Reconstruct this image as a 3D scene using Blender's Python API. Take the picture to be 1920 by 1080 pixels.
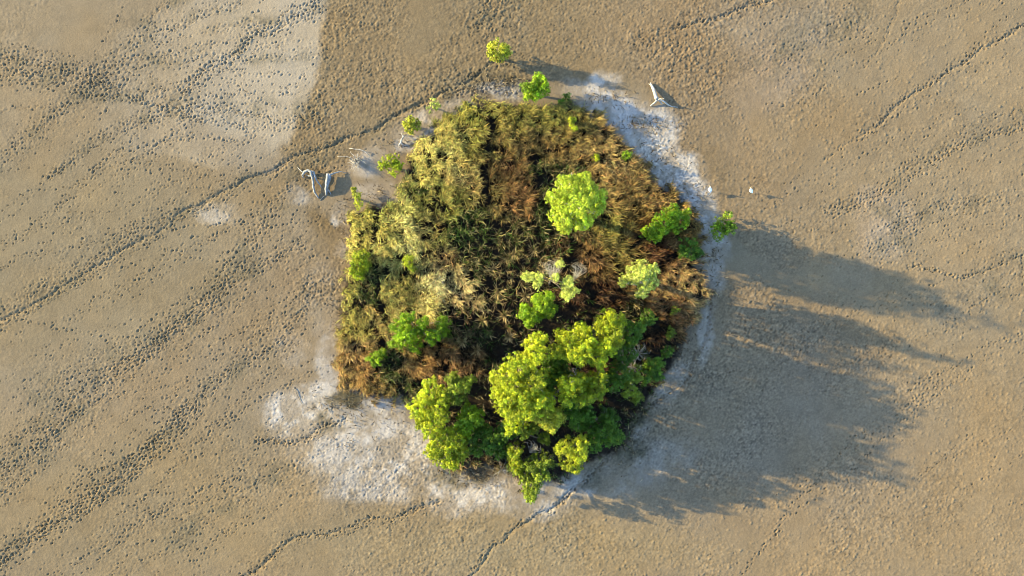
import bpy, math
import numpy as np
from mathutils import Vector

for o in list(bpy.data.objects):
    bpy.data.objects.remove(o)
scene = bpy.context.scene
R = math.radians
rng = np.random.default_rng(11)

# ------------------------------------------------------------------ camera
H = 64.0                                   # height of the drone above the dry lake bed
cam_d = bpy.data.cameras.new("camera"); cam = bpy.data.objects.new("camera", cam_d)
scene.collection.objects.link(cam)
cam.location = (0, 0, H); cam.rotation_euler = (0, 0, 0)
cam_d.sensor_width = 36; cam_d.lens = 24; cam_d.clip_start = 0.5; cam_d.clip_end = 6000
scene.camera = cam

# ------------------------------------------------------------------ light
SUN_EL = 15.0
SH_ANG = 14.5                              # shadows run to +x and this many degrees towards -y
world = bpy.data.worlds.new("World"); scene.world = world; world.use_nodes = True
nt = world.node_tree; nt.nodes.clear()
sky = nt.nodes.new("ShaderNodeTexSky"); sky.sky_type = 'NISHITA'; sky.sun_disc = False
sky.sun_elevation = R(SUN_EL)
sky.sun_rotation = R(-(90 - SH_ANG))       # azimuth measured from +Y
sky.air_density = 1.0; sky.dust_density = 0.6; sky.ozone_density = 2.5
bg = nt.nodes.new("ShaderNodeBackground"); bg.inputs[1].default_value = 0.15
wo = nt.nodes.new("ShaderNodeOutputWorld")
nt.links.new(sky.outputs[0], bg.inputs[0]); nt.links.new(bg.outputs[0], wo.inputs[0])
sl = bpy.data.lights.new("sun", 'SUN'); sun = bpy.data.objects.new("sun", sl)
scene.collection.objects.link(sun)
sl.energy = 3.82; sl.angle = R(0.55); sl.color = (1.0, 0.83, 0.42)
tosun = Vector((-math.cos(R(SH_ANG)) * math.cos(R(SUN_EL)), math.sin(R(SH_ANG)) * math.cos(R(SUN_EL)), math.sin(R(SUN_EL))))
sun.rotation_euler = tosun.to_track_quat('Z', 'Y').to_euler(); sun.location = tosun * 100
scene.view_settings.view_transform = 'Standard'; scene.view_settings.look = 'None'
scene.view_settings.exposure = 2.337; scene.view_settings.gamma = 1
scene.view_settings.use_curve_mapping = False
scene.cycles.filter_width = 1.0

# ------------------------------------------------------------------ helpers
PX = 20.0                                  # photograph pixels per metre on the ground
def P(u, v, z=0.0):
    k = (H - z) / H / PX
    return ((u - 960) * k, (540 - v) * k)
def lin(r, g, b):
    f = lambda c: (c / 255 / 12.92) if c <= 10 else ((c / 255 + 0.055) / 1.055) ** 2.4
    return np.array([f(r), f(g), f(b)])
def sstep(a, b, x):
    t = np.clip((x - a) / (b - a), 0, 1); return t * t * (3 - 2 * t)
def vnoise(x, y, cell, seed):
    """smooth value noise in -1..1"""
    r = np.random.default_rng(seed); N = 256
    g = r.uniform(-1, 1, (N, N))
    fx = x / cell; fy = y / cell
    ix = np.floor(fx).astype(int); iy = np.floor(fy).astype(int)
    tx = fx - ix; ty = fy - iy
    tx = tx * tx * (3 - 2 * tx); ty = ty * ty * (3 - 2 * ty)
    a = g[ix % N, iy % N]; b = g[(ix + 1) % N, iy % N]; c = g[ix % N, (iy + 1) % N]; d = g[(ix + 1) % N, (iy + 1) % N]
    return (a * (1 - tx) + b * tx) * (1 - ty) + (c * (1 - tx) + d * tx) * ty
def fbm(x, y, cell, seed, octv=4):
    s = 0; a = 1; t = 0
    for k in range(octv):
        s = s + a * vnoise(x + 17.3 * k, y - 9.1 * k, cell / 2 ** k, seed + k); t += a; a *= 0.55
    return s / t
def link(o, parent=None):
    scene.collection.objects.link(o)
    if parent: o.parent = parent
    return o
def mesh_np(name, V, F, mat, parent=None, col=None, smooth=False, loc=(0, 0, 0)):
    """V (n,3); F (m,k) with k constant, or list of index tuples; col (n,3) point colours"""
    me = bpy.data.meshes.new(name)
    V = np.asarray(V, dtype=np.float32)
    if isinstance(F, np.ndarray):
        m, k = F.shape
        me.vertices.add(len(V)); me.vertices.foreach_set("co", V.ravel())
        me.loops.add(m * k); me.loops.foreach_set("vertex_index", F.astype(np.int32).ravel())
        me.polygons.add(m); me.polygons.foreach_set("loop_start", np.arange(0, m * k, k, dtype=np.int32))
        me.update(calc_edges=True)
    else:
        me.from_pydata([tuple(map(float, p)) for p in V], [], F); me.update()
    if smooth:
        me.polygons.foreach_set("use_smooth", np.ones(len(me.polygons), dtype=bool))
    if col is not None:
        at = me.color_attributes.new("tint", 'FLOAT_COLOR', 'POINT')
        c4 = np.ones((len(V), 4), dtype=np.float32); c4[:, :3] = col
        at.data.foreach_set("color", c4.ravel())
    me.materials.append(mat)
    o = bpy.data.objects.new(name, me); o.location = loc
    return link(o, parent)
def empty(name, loc, label, cat, group=None):
    o = bpy.data.objects.new(name, None); o.empty_display_size = 0.2; o.location = loc
    return tag(link(o), label, cat, group)
def tag(o, label=None, cat=None, group=None, kind=None):
    if label: o["label"] = label
    if cat: o["category"] = cat
    if group: o["group"] = group
    if kind: o["kind"] = kind
    return o
def tube(pts, rad, n=6):
    """a tapered bent tube, returns V,F"""
    pts = [Vector(p) for p in pts]; V = []; F = []
    up = Vector((0.13, 0.31, 0.94))
    for i, p in enumerate(pts):
        d = (pts[min(i + 1, len(pts) - 1)] - pts[max(i - 1, 0)]).normalized()
        a = d.cross(up)
        if a.length < 1e-3: a = d.cross(Vector((1, 0, 0)))
        a.normalize(); b = d.cross(a)
        for k in range(n):
            t = 2 * math.pi * k / n
            V.append(p + (a * math.cos(t) + b * math.sin(t)) * rad[i])
    for i in range(len(pts) - 1):
        for k in range(n):
            F.append((i * n + k, i * n + (k + 1) % n, (i + 1) * n + (k + 1) % n, (i + 1) * n + k))
    F.append(tuple(range(n - 1, -1, -1))); F.append(tuple(range((len(pts) - 1) * n, len(pts) * n)))
    return [tuple(v) for v in V], F
def join(parts):
    V = []; F = []
    for v, f in parts:
        k = len(V); V += list(v); F += [tuple(i + k for i in q) for q in f]
    return V, F

# ------------------------------------------------------------------ materials
def new_mat(name):
    m = bpy.data.materials.new(name); m.use_nodes = True
    n = m.node_tree; n.nodes.clear()
    return m, n, n.nodes, n.links
def leaf_mat(name, transl, rough=0.6, spec=0.25, vary=0.25):
    m, n, N, L = new_mat(name)
    at = N.new("ShaderNodeAttribute"); at.attribute_name = "tint"
    geo = N.new("ShaderNodeNewGeometry")
    nz = N.new("ShaderNodeTexNoise"); nz.inputs["Scale"].default_value = 2.2; nz.inputs["Detail"].default_value = 3
    L.new(geo.outputs["Position"], nz.inputs["Vector"])
    mr = N.new("ShaderNodeMapRange"); mr.inputs[1].default_value = 0.3; mr.inputs[2].default_value = 0.7
    mr.inputs[3].default_value = 1 - vary; mr.inputs[4].default_value = 1 + vary
    L.new(nz.outputs[0], mr.inputs[0])
    mul = N.new("ShaderNodeVectorMath"); mul.operation = 'SCALE'
    L.new(at.outputs["Color"], mul.inputs[0]); L.new(mr.outputs[0], mul.inputs["Scale"])
    p = N.new("ShaderNodeBsdfPrincipled"); p.inputs["Roughness"].default_value = rough
    p.inputs["Specular IOR Level"].default_value = spec
    L.new(mul.outputs[0], p.inputs["Base Color"])
    out = N.new("ShaderNodeOutputMaterial")
    if transl > 0:
        t = N.new("ShaderNodeBsdfTranslucent"); L.new(mul.outputs[0], t.inputs["Color"])
        mx = N.new("ShaderNodeMixShader"); mx.inputs[0].default_value = transl
        L.new(p.outputs[0], mx.inputs[1]); L.new(t.outputs[0], mx.inputs[2]); L.new(mx.outputs[0], out.inputs[0])
    else:
        L.new(p.outputs[0], out.inputs[0])
    return m
def ground_mat():
    m, n, N, L = new_mat("dry_lake_mud")
    at = N.new("ShaderNodeAttribute"); at.attribute_name = "tint"
    geo = N.new("ShaderNodeNewGeometry")
    def noise(sc, det, lo, hi):
        z = N.new("ShaderNodeTexNoise"); z.inputs["Scale"].default_value = sc; z.inputs["Detail"].default_value = det
        L.new(geo.outputs["Position"], z.inputs["Vector"])
        r = N.new("ShaderNodeMapRange"); r.inputs[1].default_value = 0.25; r.inputs[2].default_value = 0.75
        r.inputs[3].default_value = lo; r.inputs[4].default_value = hi
        L.new(z.outputs[0], r.inputs[0]); return z, r
    z1, r1 = noise(9.0, 4, 0.86, 1.14)
    z2, r2 = noise(0.8, 4, 0.92, 1.08)
    mm = N.new("ShaderNodeMath"); mm.operation = 'MULTIPLY'
    L.new(r1.outputs[0], mm.inputs[0]); L.new(r2.outputs[0], mm.inputs[1])
    mul = N.new("ShaderNodeVectorMath"); mul.operation = 'SCALE'
    L.new(at.outputs["Color"], mul.inputs[0]); L.new(mm.outputs[0], mul.inputs["Scale"])
    p = N.new("ShaderNodeBsdfPrincipled"); p.inputs["Roughness"].default_value = 0.9
    p.inputs["Specular IOR Level"].default_value = 0.15
    L.new(mul.outputs[0], p.inputs["Base Color"])
    zb = N.new("ShaderNodeTexNoise"); zb.inputs["Scale"].default_value = 6.0; zb.inputs["Detail"].default_value = 5
    zb.inputs["Roughness"].default_value = 0.6
    L.new(geo.outputs["Position"], zb.inputs["Vector"])
    b = N.new("ShaderNodeBump"); b.inputs["Strength"].default_value = 0.3; b.inputs["Distance"].default_value = 0.06
    L.new(zb.outputs[0], b.inputs["Height"]); L.new(b.outputs[0], p.inputs["Normal"])
    out = N.new("ShaderNodeOutputMaterial"); L.new(p.outputs[0], out.inputs[0])
    return m
def wood_mat(name, c1, c2, rough=0.8):
    m, n, N, L = new_mat(name)
    tc = N.new("ShaderNodeNewGeometry")
    mp = N.new("ShaderNodeMapping"); mp.inputs["Scale"].default_value = (3, 2, 3)
    L.new(tc.outputs["Position"], mp.inputs["Vector"])
    z = N.new("ShaderNodeTexNoise"); z.inputs["Scale"].default_value = 1.6; z.inputs["Detail"].default_value = 6
    L.new(mp.outputs[0], z.inputs["Vector"])
    r = N.new("ShaderNodeValToRGB"); r.color_ramp.elements[0].position = 0.35; r.color_ramp.elements[1].position = 0.68
    r.color_ramp.elements[0].color = (*c1, 1); r.color_ramp.elements[1].color = (*c2, 1)
    L.new(z.outputs[0], r.inputs[0])
    p = N.new("ShaderNodeBsdfPrincipled"); p.inputs["Roughness"].default_value = rough
    L.new(r.outputs[0], p.inputs["Base Color"])
    b = N.new("ShaderNodeBump"); b.inputs["Strength"].default_value = 0.5; b.inputs["Distance"].default_value = 0.02
    L.new(z.outputs[0], b.inputs["Height"]); L.new(b.outputs[0], p.inputs["Normal"])
    out = N.new("ShaderNodeOutputMaterial"); L.new(p.outputs[0], out.inputs[0])
    return m
M_GROUND = ground_mat()
M_LEAF = leaf_mat("tree_leaves", 0.22, vary=0.15)
M_REED = leaf_mat("reed_blades", 0.22, rough=0.55, vary=0.25)
M_BARK = wood_mat("grey_brown_bark", (0.10, 0.08, 0.055), (0.24, 0.20, 0.15))
M_PALEBARK = wood_mat("pale_bark", (0.30, 0.27, 0.20), (0.55, 0.50, 0.40))
M_DEAD = wood_mat("bleached_dead_wood", (0.20, 0.19, 0.17), (0.42, 0.40, 0.37))
M_GREYDEAD = wood_mat("grey_dead_wood", (0.13, 0.13, 0.125), (0.27, 0.26, 0.25))
M_TWIG = wood_mat("grey_dead_twigs", (0.24, 0.22, 0.19), (0.46, 0.42, 0.36))
M_FEATHER = wood_mat("white_feathers", (0.74, 0.73, 0.70), (0.84, 0.84, 0.82), 0.6)
M_BEAK = wood_mat("yellow_beak", (0.55, 0.36, 0.05), (0.65, 0.45, 0.08), 0.4)
M_LEG = wood_mat("dark_legs", (0.03, 0.03, 0.03), (0.06, 0.055, 0.05), 0.5)

# ------------------------------------------------------------------ tracks over the mud (photograph pixels)
# points, band width, prints per 100 px, depth, groove depth
TRACKS = [
 ([(-40,108),(60,118),(150,138),(200,150)], 22, 95, .10, 0),
 ([(-40,138),(60,140),(150,145),(230,160)], 22, 95, .10, 0),
 ([(150,145),(230,160),(300,178),(380,193),(480,205),(600,212)], 30, 85, .10, 0),
 ([(-40,335),(10,300),(60,255),(120,195),(180,135),(240,90),(290,40),(335,-10)], 26, 60, .08, 0),
 ([(340,165),(370,145),(420,110),(470,75),(520,50),(605,8)], 16, 75, .14, .02),
 ([(180,140),(260,118),(340,108),(400,92)], 22, 50, .09, 0),
 ([(290,70),(340,40),(420,15),(450,-10)], 16, 60, .09, 0),
 ([(300,70),(400,45),(480,22),(540,0)], 10, 40, .08, 0),
 ([(380,60),(470,48),(600,20)], 14, 35, .07, 0),
 ([(300,110),(380,88),(480,62),(600,40)], 10, 40, .08, 0),
 ([(440,105),(520,98),(610,92)], 10, 40, .07, 0),
 ([(430,118),(520,112),(610,108)], 12, 35, .07, 0),
 ([(350,135),(420,140),(500,142),(600,135)], 9, 40, .08, 0),
 ([(400,140),(440,158),(480,180),(510,190)], 6, 30, .10, 0),
 ([(-20,207),(60,198),(130,185)], 5, 35, .07, 0),
 ([(80,330),(150,290),(210,250),(300,210),(360,203)], 14, 40, .09, 0),
 ([(150,185),(230,185),(300,195),(350,205)], 16, 40, .09, 0),
 ([(330,210),(420,215),(470,235),(470,260)], 14, 30, .08, 0),
 ([(220,278),(290,267),(340,259),(400,257),(450,268)], 4, 40, .09, .02),
 ([(220,278),(255,300),(285,330),(310,355)], 4, 30, .10, 0),
 ([(300,370),(350,330),(400,285),(440,255)], 8, 60, .06, 0),
 ([(-20,616),(0,605),(100,550),(200,490),(300,430),(370,385),(440,350)], 16, 70, .07, .08),
 ([(0,590),(100,535),(200,475),(300,420)], 26, 40, .06, 0),
 ([(440,350),(500,325),(560,290),(640,265),(720,240),(790,190),(900,135),(960,108)], 16, 55, .07, .10),
 ([(200,470),(260,435),(340,395)], 18, 40, .07, 0),
 ([(-20,912),(60,840),(140,775),(230,700),(330,600),(420,520),(480,440),(515,380)], 30, 62, .10, 0),
 ([(-20,870),(100,770),(200,715),(300,650),(380,575),(470,510),(570,455)], 32, 58, .10, 0),
 ([(60,740),(180,680),(260,630)], 40, 35, .07, 0),
 ([(-20,940),(40,880),(110,820)], 36, 75, .10, 0),
 ([(-20,1062),(60,1000),(130,955),(200,905),(260,850),(310,800),(360,760)], 28, 125, .12, 0),
 ([(330,790),(400,730),(460,690),(540,615),(590,540)], 36, 50, .10, 0),
 ([(110,1080),(170,1035),(240,975),(300,955)], 6, 35, .08, 0),
 ([(210,1080),(260,1000),(290,970)], 8, 30, .09, 0),
 ([(330,1010),(400,950),(470,930),(540,890)], 40, 22, .09, 0),
 ([(450,1085),(500,1048),(540,1025),(620,990),(700,975),(780,955),(830,945)], 8, 80, .15, .07),
 ([(875,1085),(920,1035),(960,1000),(1000,970),(1025,955)], 8, 80, .15, .08),
 ([(1025,955),(1080,912),(1130,862),(1180,805),(1240,745),(1290,695),(1325,610),(1335,540)], 8, 60, .12, .12),
 ([(-20,463),(60,440),(120,420),(200,395),(260,375)], 4, 26, .07, 0),
 ([(-20,508),(70,480),(150,465),(240,435),(310,400)], 5, 30, .07, 0),
 ([(300,470),(360,460),(430,430)], 5, 35, .08, 0),
 ([(470,820),(530,823),(560,817),(600,805),(650,785)], 6, 80, .14, .05),
 ([(150,775),(210,745),(290,730),(340,715)], 5, 45, .05, .02),
 ([(1260,56),(1330,35),(1400,15),(1460,-5)], 9, 85, .10, .07),
 ([(1180,80),(1260,55)], 9, 50, .06, .03),
 ([(1940,35),(1850,95),(1760,140),(1680,205),(1640,240)], 8, 75, .13, .05),
 ([(1640,240),(1600,262),(1540,298)], 5, 45, .05, .04),
 ([(1940,228),(1900,236),(1840,255),(1760,290),(1690,332),(1620,372),(1550,395)], 20, 62, .09, .02),
 ([(1940,205),(1860,225),(1800,245)], 12, 40, .08, 0),
 ([(1940,485),(1860,505),(1820,519),(1760,514),(1700,508)], 8, 70, .12, .05),
 ([(1690,0),(1675,40),(1650,90),(1615,130)], 5, 40, .06, .02),
 ([(1920,-10),(1790,50),(1740,90),(1680,150),(1650,200)], 60, 45, -.05, 0),
 ([(1680,145),(1600,185),(1540,222),(1500,250)], 5, 30, .08, .01),
 ([(1610,165),(1560,162),(1500,185),(1440,200)], 4, 25, .09, 0),
 ([(1380,1085),(1420,1040),(1450,1000),(1465,968),(1545,868),(1610,820)], 8, 42, .11, 0),
 ([(1610,820),(1670,795),(1700,770),(1750,722)], 8, 42, .09, 0),
 ([(1290,707),(1400,698),(1450,690)], 5, 40, .12, 0),
 ([(1600,582),(1700,562),(1760,552)], 5, 40, .09, 0),
 ([(1660,430),(1720,410),(1770,390),(1850,370)], 26, 45, .09, 0),
 ([(1640,390),(1720,400),(1690,440),(1630,470)], 40, 50, .09, 0),
 ([(1800,700),(1870,640),(1940,600)], 30, 35, -.05, 0),
 ([(1750,580),(1840,540),(1940,500)], 40, 35, .06, 0),
 ([(1420,130),(1520,70),(1620,30)], 50, 50, .06, 0),
 ([(960,0),(930,40),(900,90)], 60, 50, .10, 0),
 ([(830,170),(900,165),(960,160)], 40, 90, .12, 0),
 ([(610,300),(560,330),(520,380)], 30, 50, .08, 0),
]
# ------------------------------------------------------------------ ground sheet
S = 0.088
def axis(half):
    inner = np.arange(-half, half + S / 2, S)
    out = []; x = inner[-1]; st = 0.25
    while x < 2600: x += st; st *= 1.3; out.append(x)
    out = np.array(out)
    return np.concatenate([-out[::-1], inner, out]), len(out)
xs, ox = axis(50.0); ys, oy = axis(28.9)
nx, ny = len(xs), len(ys)
GX, GY = np.meshgrid(xs, ys, indexing='ij')
U = GX * PX + 960; W = 540 - GY * PX                     # photograph pixel of every vertex
inside = (np.abs(GX) < 52) & (np.abs(GY) < 31)
wu = fbm(GX, GY, 3.0, 1) * 26; wv = fbm(GX, GY, 3.0, 5) * 26
wu2 = fbm(GX, GY, .5, 9, 3) * 7; wv2 = fbm(GX, GY, .5, 13, 3) * 7
def blob(u, v, rx, ry, rot=0, warp=1.0, soft=0.55):
    c, s = math.cos(R(rot)), math.sin(R(rot))
    du = U + (wu + wu2) * warp - u; dv = W + (wv + wv2) * warp - v
    a = (du * c + dv * s) / rx; b = (-du * s + dv * c) / ry
    return 1 - sstep(1 - soft, 1 + soft, np.sqrt(a * a + b * b))
def poly(pts, soft=10, warp=0.4):
    """soft mask of a polygon, signed distance"""
    du = U + (wu * .5 + wu2) * warp; dv = W + (wv * .5 + wv2) * warp
    d2 = np.full(U.shape, 1e12); ins = np.zeros(U.shape, bool)
    n = len(pts)
    for i in range(n):
        (x0, y0), (x1, y1) = pts[i], pts[(i + 1) % n]
        ex, ey = x1 - x0, y1 - y0
        t = np.clip(((du - x0) * ex + (dv - y0) * ey) / (ex * ex + ey * ey), 0, 1)
        d2 = np.minimum(d2, (du - x0 - t * ex) ** 2 + (dv - y0 - t * ey) ** 2)
        if y0 != y1:
            c = ((y0 > dv) != (y1 > dv)) & (du < (x1 - x0) * (dv - y0) / (y1 - y0) + x0)
            ins ^= c
    d = np.sqrt(d2) * np.where(ins, 1, -1)
    return sstep(-soft, soft, d)
ISLAND = [(868,205),(930,196),(1000,196),(1060,200),(1115,222),(1150,258),(1185,300),(1215,335),(1262,362),(1305,395),
          (1318,440),(1310,500),(1318,545),(1305,590),(1280,640),(1255,690),(1220,740),(1180,800),(1160,845),(1100,872),
          (1030,905),(985,915),(950,875),(900,880),(830,870),(790,800),(765,745),(690,745),(645,715),(640,650),
          (648,560),(652,480),(662,405),(700,385),(745,375),(760,330),(790,280),(830,240)]
isl = poly(ISLAND, 9, 1.1)
isl2 = poly(ISLAND, 24, 1.5)

base = lin(170, 150, 115)
C = np.ones((nx, ny, 3)) * base
rough = np.ones((nx, ny)) * 0.24                           # micro relief amount
def paint(mask, rgb, r=None, k=1.0):
    global C, rough
    m = (mask * k)
    C[:] = C * (1 - m[..., None]) + lin(*rgb) * m[..., None]
    if r is not None: rough[:] = rough * (1 - m) + r * m
paint(sstep(900, 1900, U) * .75, (182, 159, 118))
paint(blob(1700, 950, 420, 260, 0), (181, 155, 112), .55, .8)
paint(blob(300, 950, 420, 160, 0), (172, 149, 106), .4, .7)
paint(blob(150, 480, 300, 200, 0), (162, 144, 106), .25, .6)
paint(poly([(612,-200),(612,0),(597,130),(590,160),(548,250),(520,310),(560,330),(640,300),(760,215),(860,175),(1000,160),(1240,170),(1300,90),(1440,20),(1500,-200)], 8, .8) * (1 - .9 * sstep(950, 1400, U + 3 * wu)), (157, 136, 98), .85, .95)
paint(poly([(60,200),(180,90),(310,20),(420,-30),(600,-20),(611,0),(596,130),(588,160),(546,250),(515,290),(400,310),(300,290),(160,280)], 10, .8) * sstep(120, 520, U + 3 * wu), (204, 188, 156), .12, .88)
paint(blob(450, 280, 100, 30, 15), (176, 158, 126), .2, .7)
paint(poly([(1262,215),(1263,285),(1310,330),(1352,395),(1400,470),(1480,520),(1790,420),(1780,230),(1640,100),(1640,-300),(1060,-300),(1060,100),(1230,165)], 7, .5) * sstep(1060, 1330, U + 3 * wu + .35 * W) * (1 - sstep(1330, 1620, U + 3.5 * wu)), (164, 141, 104), .95, .95)
paint(blob(1330, 330, 60, 45, 30), (156, 133, 94), .9, .5)
paint(blob(1440, 130, 70, 80, 10), (180, 158, 126), .4, .7)
paint(blob(1480, 40, 130, 50, 0), (176, 157, 124), .5, .7)
paint(blob(1660, 420, 55, 60, 0), (192, 172, 140), .4, .8)
paint(blob(1640, 370, 30, 18, 0), (192, 172, 140), .4, .6)
paint(blob(1300, 90, 90, 50, 0), (164, 140, 102), .8, .5)
paint(blob(1560, 230, 120, 70, 0), (168, 144, 104), .6, .5)
paint(poly([(585,390),(640,400),(650,480),(645,600),(610,580),(600,500)], 26, 1.2), (140, 114, 68), 1.0, .9)
paint(blob(590, 560, 60, 110, 10), (176, 152, 112), .85, .7)
paint(poly([(1335,520),(1420,530),(1560,560),(1700,640),(1640,700),(1500,720),(1340,600)], 25, 1), (166, 142, 104), 1.0, .8)
paint(blob(1420, 790, 300, 190, 15), (168, 149, 118), 1.1, .7)
paint(blob(640, 900, 200, 90, 0), (172, 150, 112), .7, .6)
paint(blob(800, 1030, 330, 80, 0), (172, 149, 106), .75, .7)
paint(blob(1000, 1030, 300, 60, 0), (178, 156, 112), .7, .6)
paint(blob(560, 345, 90, 30, -20), (158, 134, 92), .7, .6)
paint(blob(380, 640, 330, 60, -38), (168, 146, 110), .5, .5)
# white salt crust near the shore
nz_s = 0.5 + 0.5 * fbm(GX, GY, 1.5, 21, 4)
SALT = [(585,742,62,28,-30,1),(560,775,62,42,0,.95),(545,800,40,26,0,.7),(690,775,70,36,0,.8),(720,835,120,62,10,.85),(800,885,80,36,15,.9),
        (630,835,95,48,0,.6),(690,900,110,40,5,.5),(900,935,80,34,0,1),(850,915,60,30,0,.8),(970,925,50,30,0,.9),(1000,955,70,18,0,.6),
        (1170,212,86,34,14,1),(1115,182,66,24,16,.8),(1215,255,46,56,10,1),(1240,312,66,36,20,1),(1290,352,46,34,30,.8),(1322,392,28,40,0,.8),
        (1340,450,26,60,0,.6),(1340,505,18,40,0,.45),(940,165,40,18,0,.85),(1130,150,30,16,0,.6),(820,222,66,26,-20,.7),(790,262,46,20,-20,.7),
        (695,305,42,26,0,.55),(725,365,44,28,0,.55),(640,400,18,22,0,.8),(658,470,13,34,0,.75),(614,670,20,56,0,.6),(555,655,30,30,0,.3),
        (590,590,30,40,0,.15),(600,520,30,30,0,.15),(1330,610,14,60,10,.32),(1262,720,22,50,35,.35),(1170,830,22,60,40,.35),(1085,915,70,26,-25,.7),
        (1200,880,110,40,-20,.22),(560,365,30,16,0,.4),(410,405,40,16,0,.4),(640,470,16,16,0,.6)]
salt = np.zeros(U.shape)
for (u, v, rx, ry, rot, k) in SALT:
    salt = np.maximum(salt, blob(u, v, rx, ry, rot, .8, .45) * k)
salt = np.clip(salt * (0.32 + .9 * sstep(.32, .76, nz_s + .22 * fbm(GX, GY, .6, 33, 4))) * (1 + .5 * sstep(1050, 1100, U) * sstep(480, 420, W)), 0, 1)
paint(salt, (232, 222, 200), .7, .97)
grey = np.zeros(U.shape)
for (u, v, rx, ry, rot, k) in [(655,750,60,28,0,.9),(625,790,34,22,0,.7),(705,725,40,20,0,.8),(1200,640,60,90,30,.7),(870,890,70,22,0,.6),(1185,810,40,60,20,.7),(1100,900,40,26,0,.5),(925,150,46,26,0,.5)]:
    grey = np.maximum(grey, blob(u, v, rx, ry, rot, .8, .5) * k)
paint(np.clip(grey * (.2 + 1.2 * sstep(.3, .7, 1 - nz_s)), 0, 1), (98, 92, 62), 1.1, .9)
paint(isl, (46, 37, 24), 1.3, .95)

rough *= np.clip(.85 + 1.1 * fbm(GX, GY, 4.5, 401, 3), .25, 1.6)
# prints and grooves
Z = np.zeros((nx, ny)); wet = np.zeros((nx, ny))
def band(pts, width, fn):
    for (a, b) in zip(pts[:-1], pts[1:]):
        ax, ay = P(*a); bx_, by_ = P(*b); r = width / PX * 3 + .3
        i0, i1 = np.searchsorted(xs, [min(ax, bx_) - r, max(ax, bx_) + r]); j0, j1 = np.searchsorted(ys, [min(ay, by_) - r, max(ay, by_) + r])
        if i1 <= i0 or j1 <= j0: continue
        X = GX[i0:i1, j0:j1]; Y = GY[i0:i1, j0:j1]
        ex, ey = bx_ - ax, by_ - ay
        t = np.clip(((X - ax) * ex + (Y - ay) * ey) / (ex * ex + ey * ey), 0, 1)
        fn(i0, i1, j0, j1, np.hypot(X - ax - t * ex, Y - ay - t * ey))
wig = fbm(GX, GY, 1.6, 41, 3) * .22
GR = np.zeros((nx, ny))
prints = []
def smooth_line(pts, wob):
    for _ in range(3):
        q = [pts[0]]
        for a, b in zip(pts[:-1], pts[1:]):
            q += [(.75 * a[0] + .25 * b[0], .75 * a[1] + .25 * b[1]), (.25 * a[0] + .75 * b[0], .25 * a[1] + .75 * b[1])]
        pts = q + [pts[-1]]
    p = np.array(pts, float)
    gx, gy = (p[:, 0] - 960) / PX, (540 - p[:, 1]) / PX
    return [tuple(r) for r in p + wob * np.stack([fbm(gx, gy, 2.2, 201, 2), fbm(gx, gy, 2.2, 205, 2)], -1)]
def trail(pts, off, wander, dep, full=False):
    """one animal's line of prints along a polyline"""
    p = np.array(pts); seg = np.hypot(*np.diff(p, axis=0).T); cum = np.concatenate([[0], np.cumsum(seg)])
    s0, s1 = (0, cum[-1]) if full or rng.random() < .75 else sorted(rng.uniform(-.2, 1.2, 2) * cum[-1])
    step = rng.uniform(7.5, 12.5); sd = int(rng.integers(1, 9999)); big = rng.uniform(.8, 1.2)
    d = np.arange(max(s0, 0), min(s1, cum[-1]), step)
    if len(d) < 3: return
    d = d + rng.normal(0, step * .22, len(d))
    u = np.interp(d, cum, p[:, 0]); v = np.interp(d, cum, p[:, 1])
    tu = np.gradient(u); tv = np.gradient(v); l = np.hypot(tu, tv) + 1e-6; tu /= l; tv /= l
    o = off + wander * vnoise(d, d * 0 + sd, 130.0, 301) * 1.6 + np.where(np.arange(len(d)) % 2, 1.9, -1.9) + rng.normal(0, 1.1, len(d))
    for k in range(len(d)):
        x, y = P(u[k] - tv[k] * o[k], v[k] + tu[k] * o[k])
        a = rng.uniform(.08, .122) * big
        prints.append((x, y, math.atan2(-tv[k], tu[k]) + rng.normal(0, .45), a, a * rng.uniform(.5, .8), dep * (rng.uniform(.25, .55) if rng.random() < .65 else rng.uniform(.6, 1.05)) * (1 if rng.random() < .88 else -.5)))
for (pts, wpx, dens, dep, groove) in TRACKS:
    pts = smooth_line(pts, 12)
    if groove:
        def fg(i0, i1, j0, j1, d, g=groove):
            dd = np.abs(d + wig[i0:i1, j0:j1])
            GR[i0:i1, j0:j1] = np.minimum(GR[i0:i1, j0:j1], -g * np.exp(-(dd / .13) ** 2) * (0.55 + .6 * nz_s[i0:i1, j0:j1]))
        band(pts, 10, fg)
    if wpx > 10 and dep > 0:
        def fw(i0, i1, j0, j1, d, w=wpx / PX):
            wet[i0:i1, j0:j1] = np.maximum(wet[i0:i1, j0:j1], np.exp(-(d / (w * .75)) ** 2))
        band(pts, wpx, fw)
    nT = max(1, int(round(dens * (.18 if wpx > 10 else .08))))
    for q in range(nT):
        trail(pts, rng.normal(0, wpx * .5), wpx * .35, dep)
for k in range(230):                                          # faint single trails running up to the right
    if k < 160: u, v = (rng.uniform(-60, 420), rng.uniform(250, 1120))
    else: u, v = (rng.uniform(1350, 1850), rng.uniform(-20, 1080))
    h = R(rng.normal(35, 5)) if k % 7 else R(rng.normal(5, 25)); ln = rng.uniform(160, 620); pp = []
    for q in range(int(ln / 40)):
        pp.append((u, v)); u += 40 * math.cos(h); v -= 40 * math.sin(h); h += R(rng.normal(0, 6))
    if len(pp) > 3: trail(smooth_line(pp, 6), 0, 2, rng.uniform(.06, .11), True)
GR *= (1 - isl)
rough += .35 * wet * (1 - isl)
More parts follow.
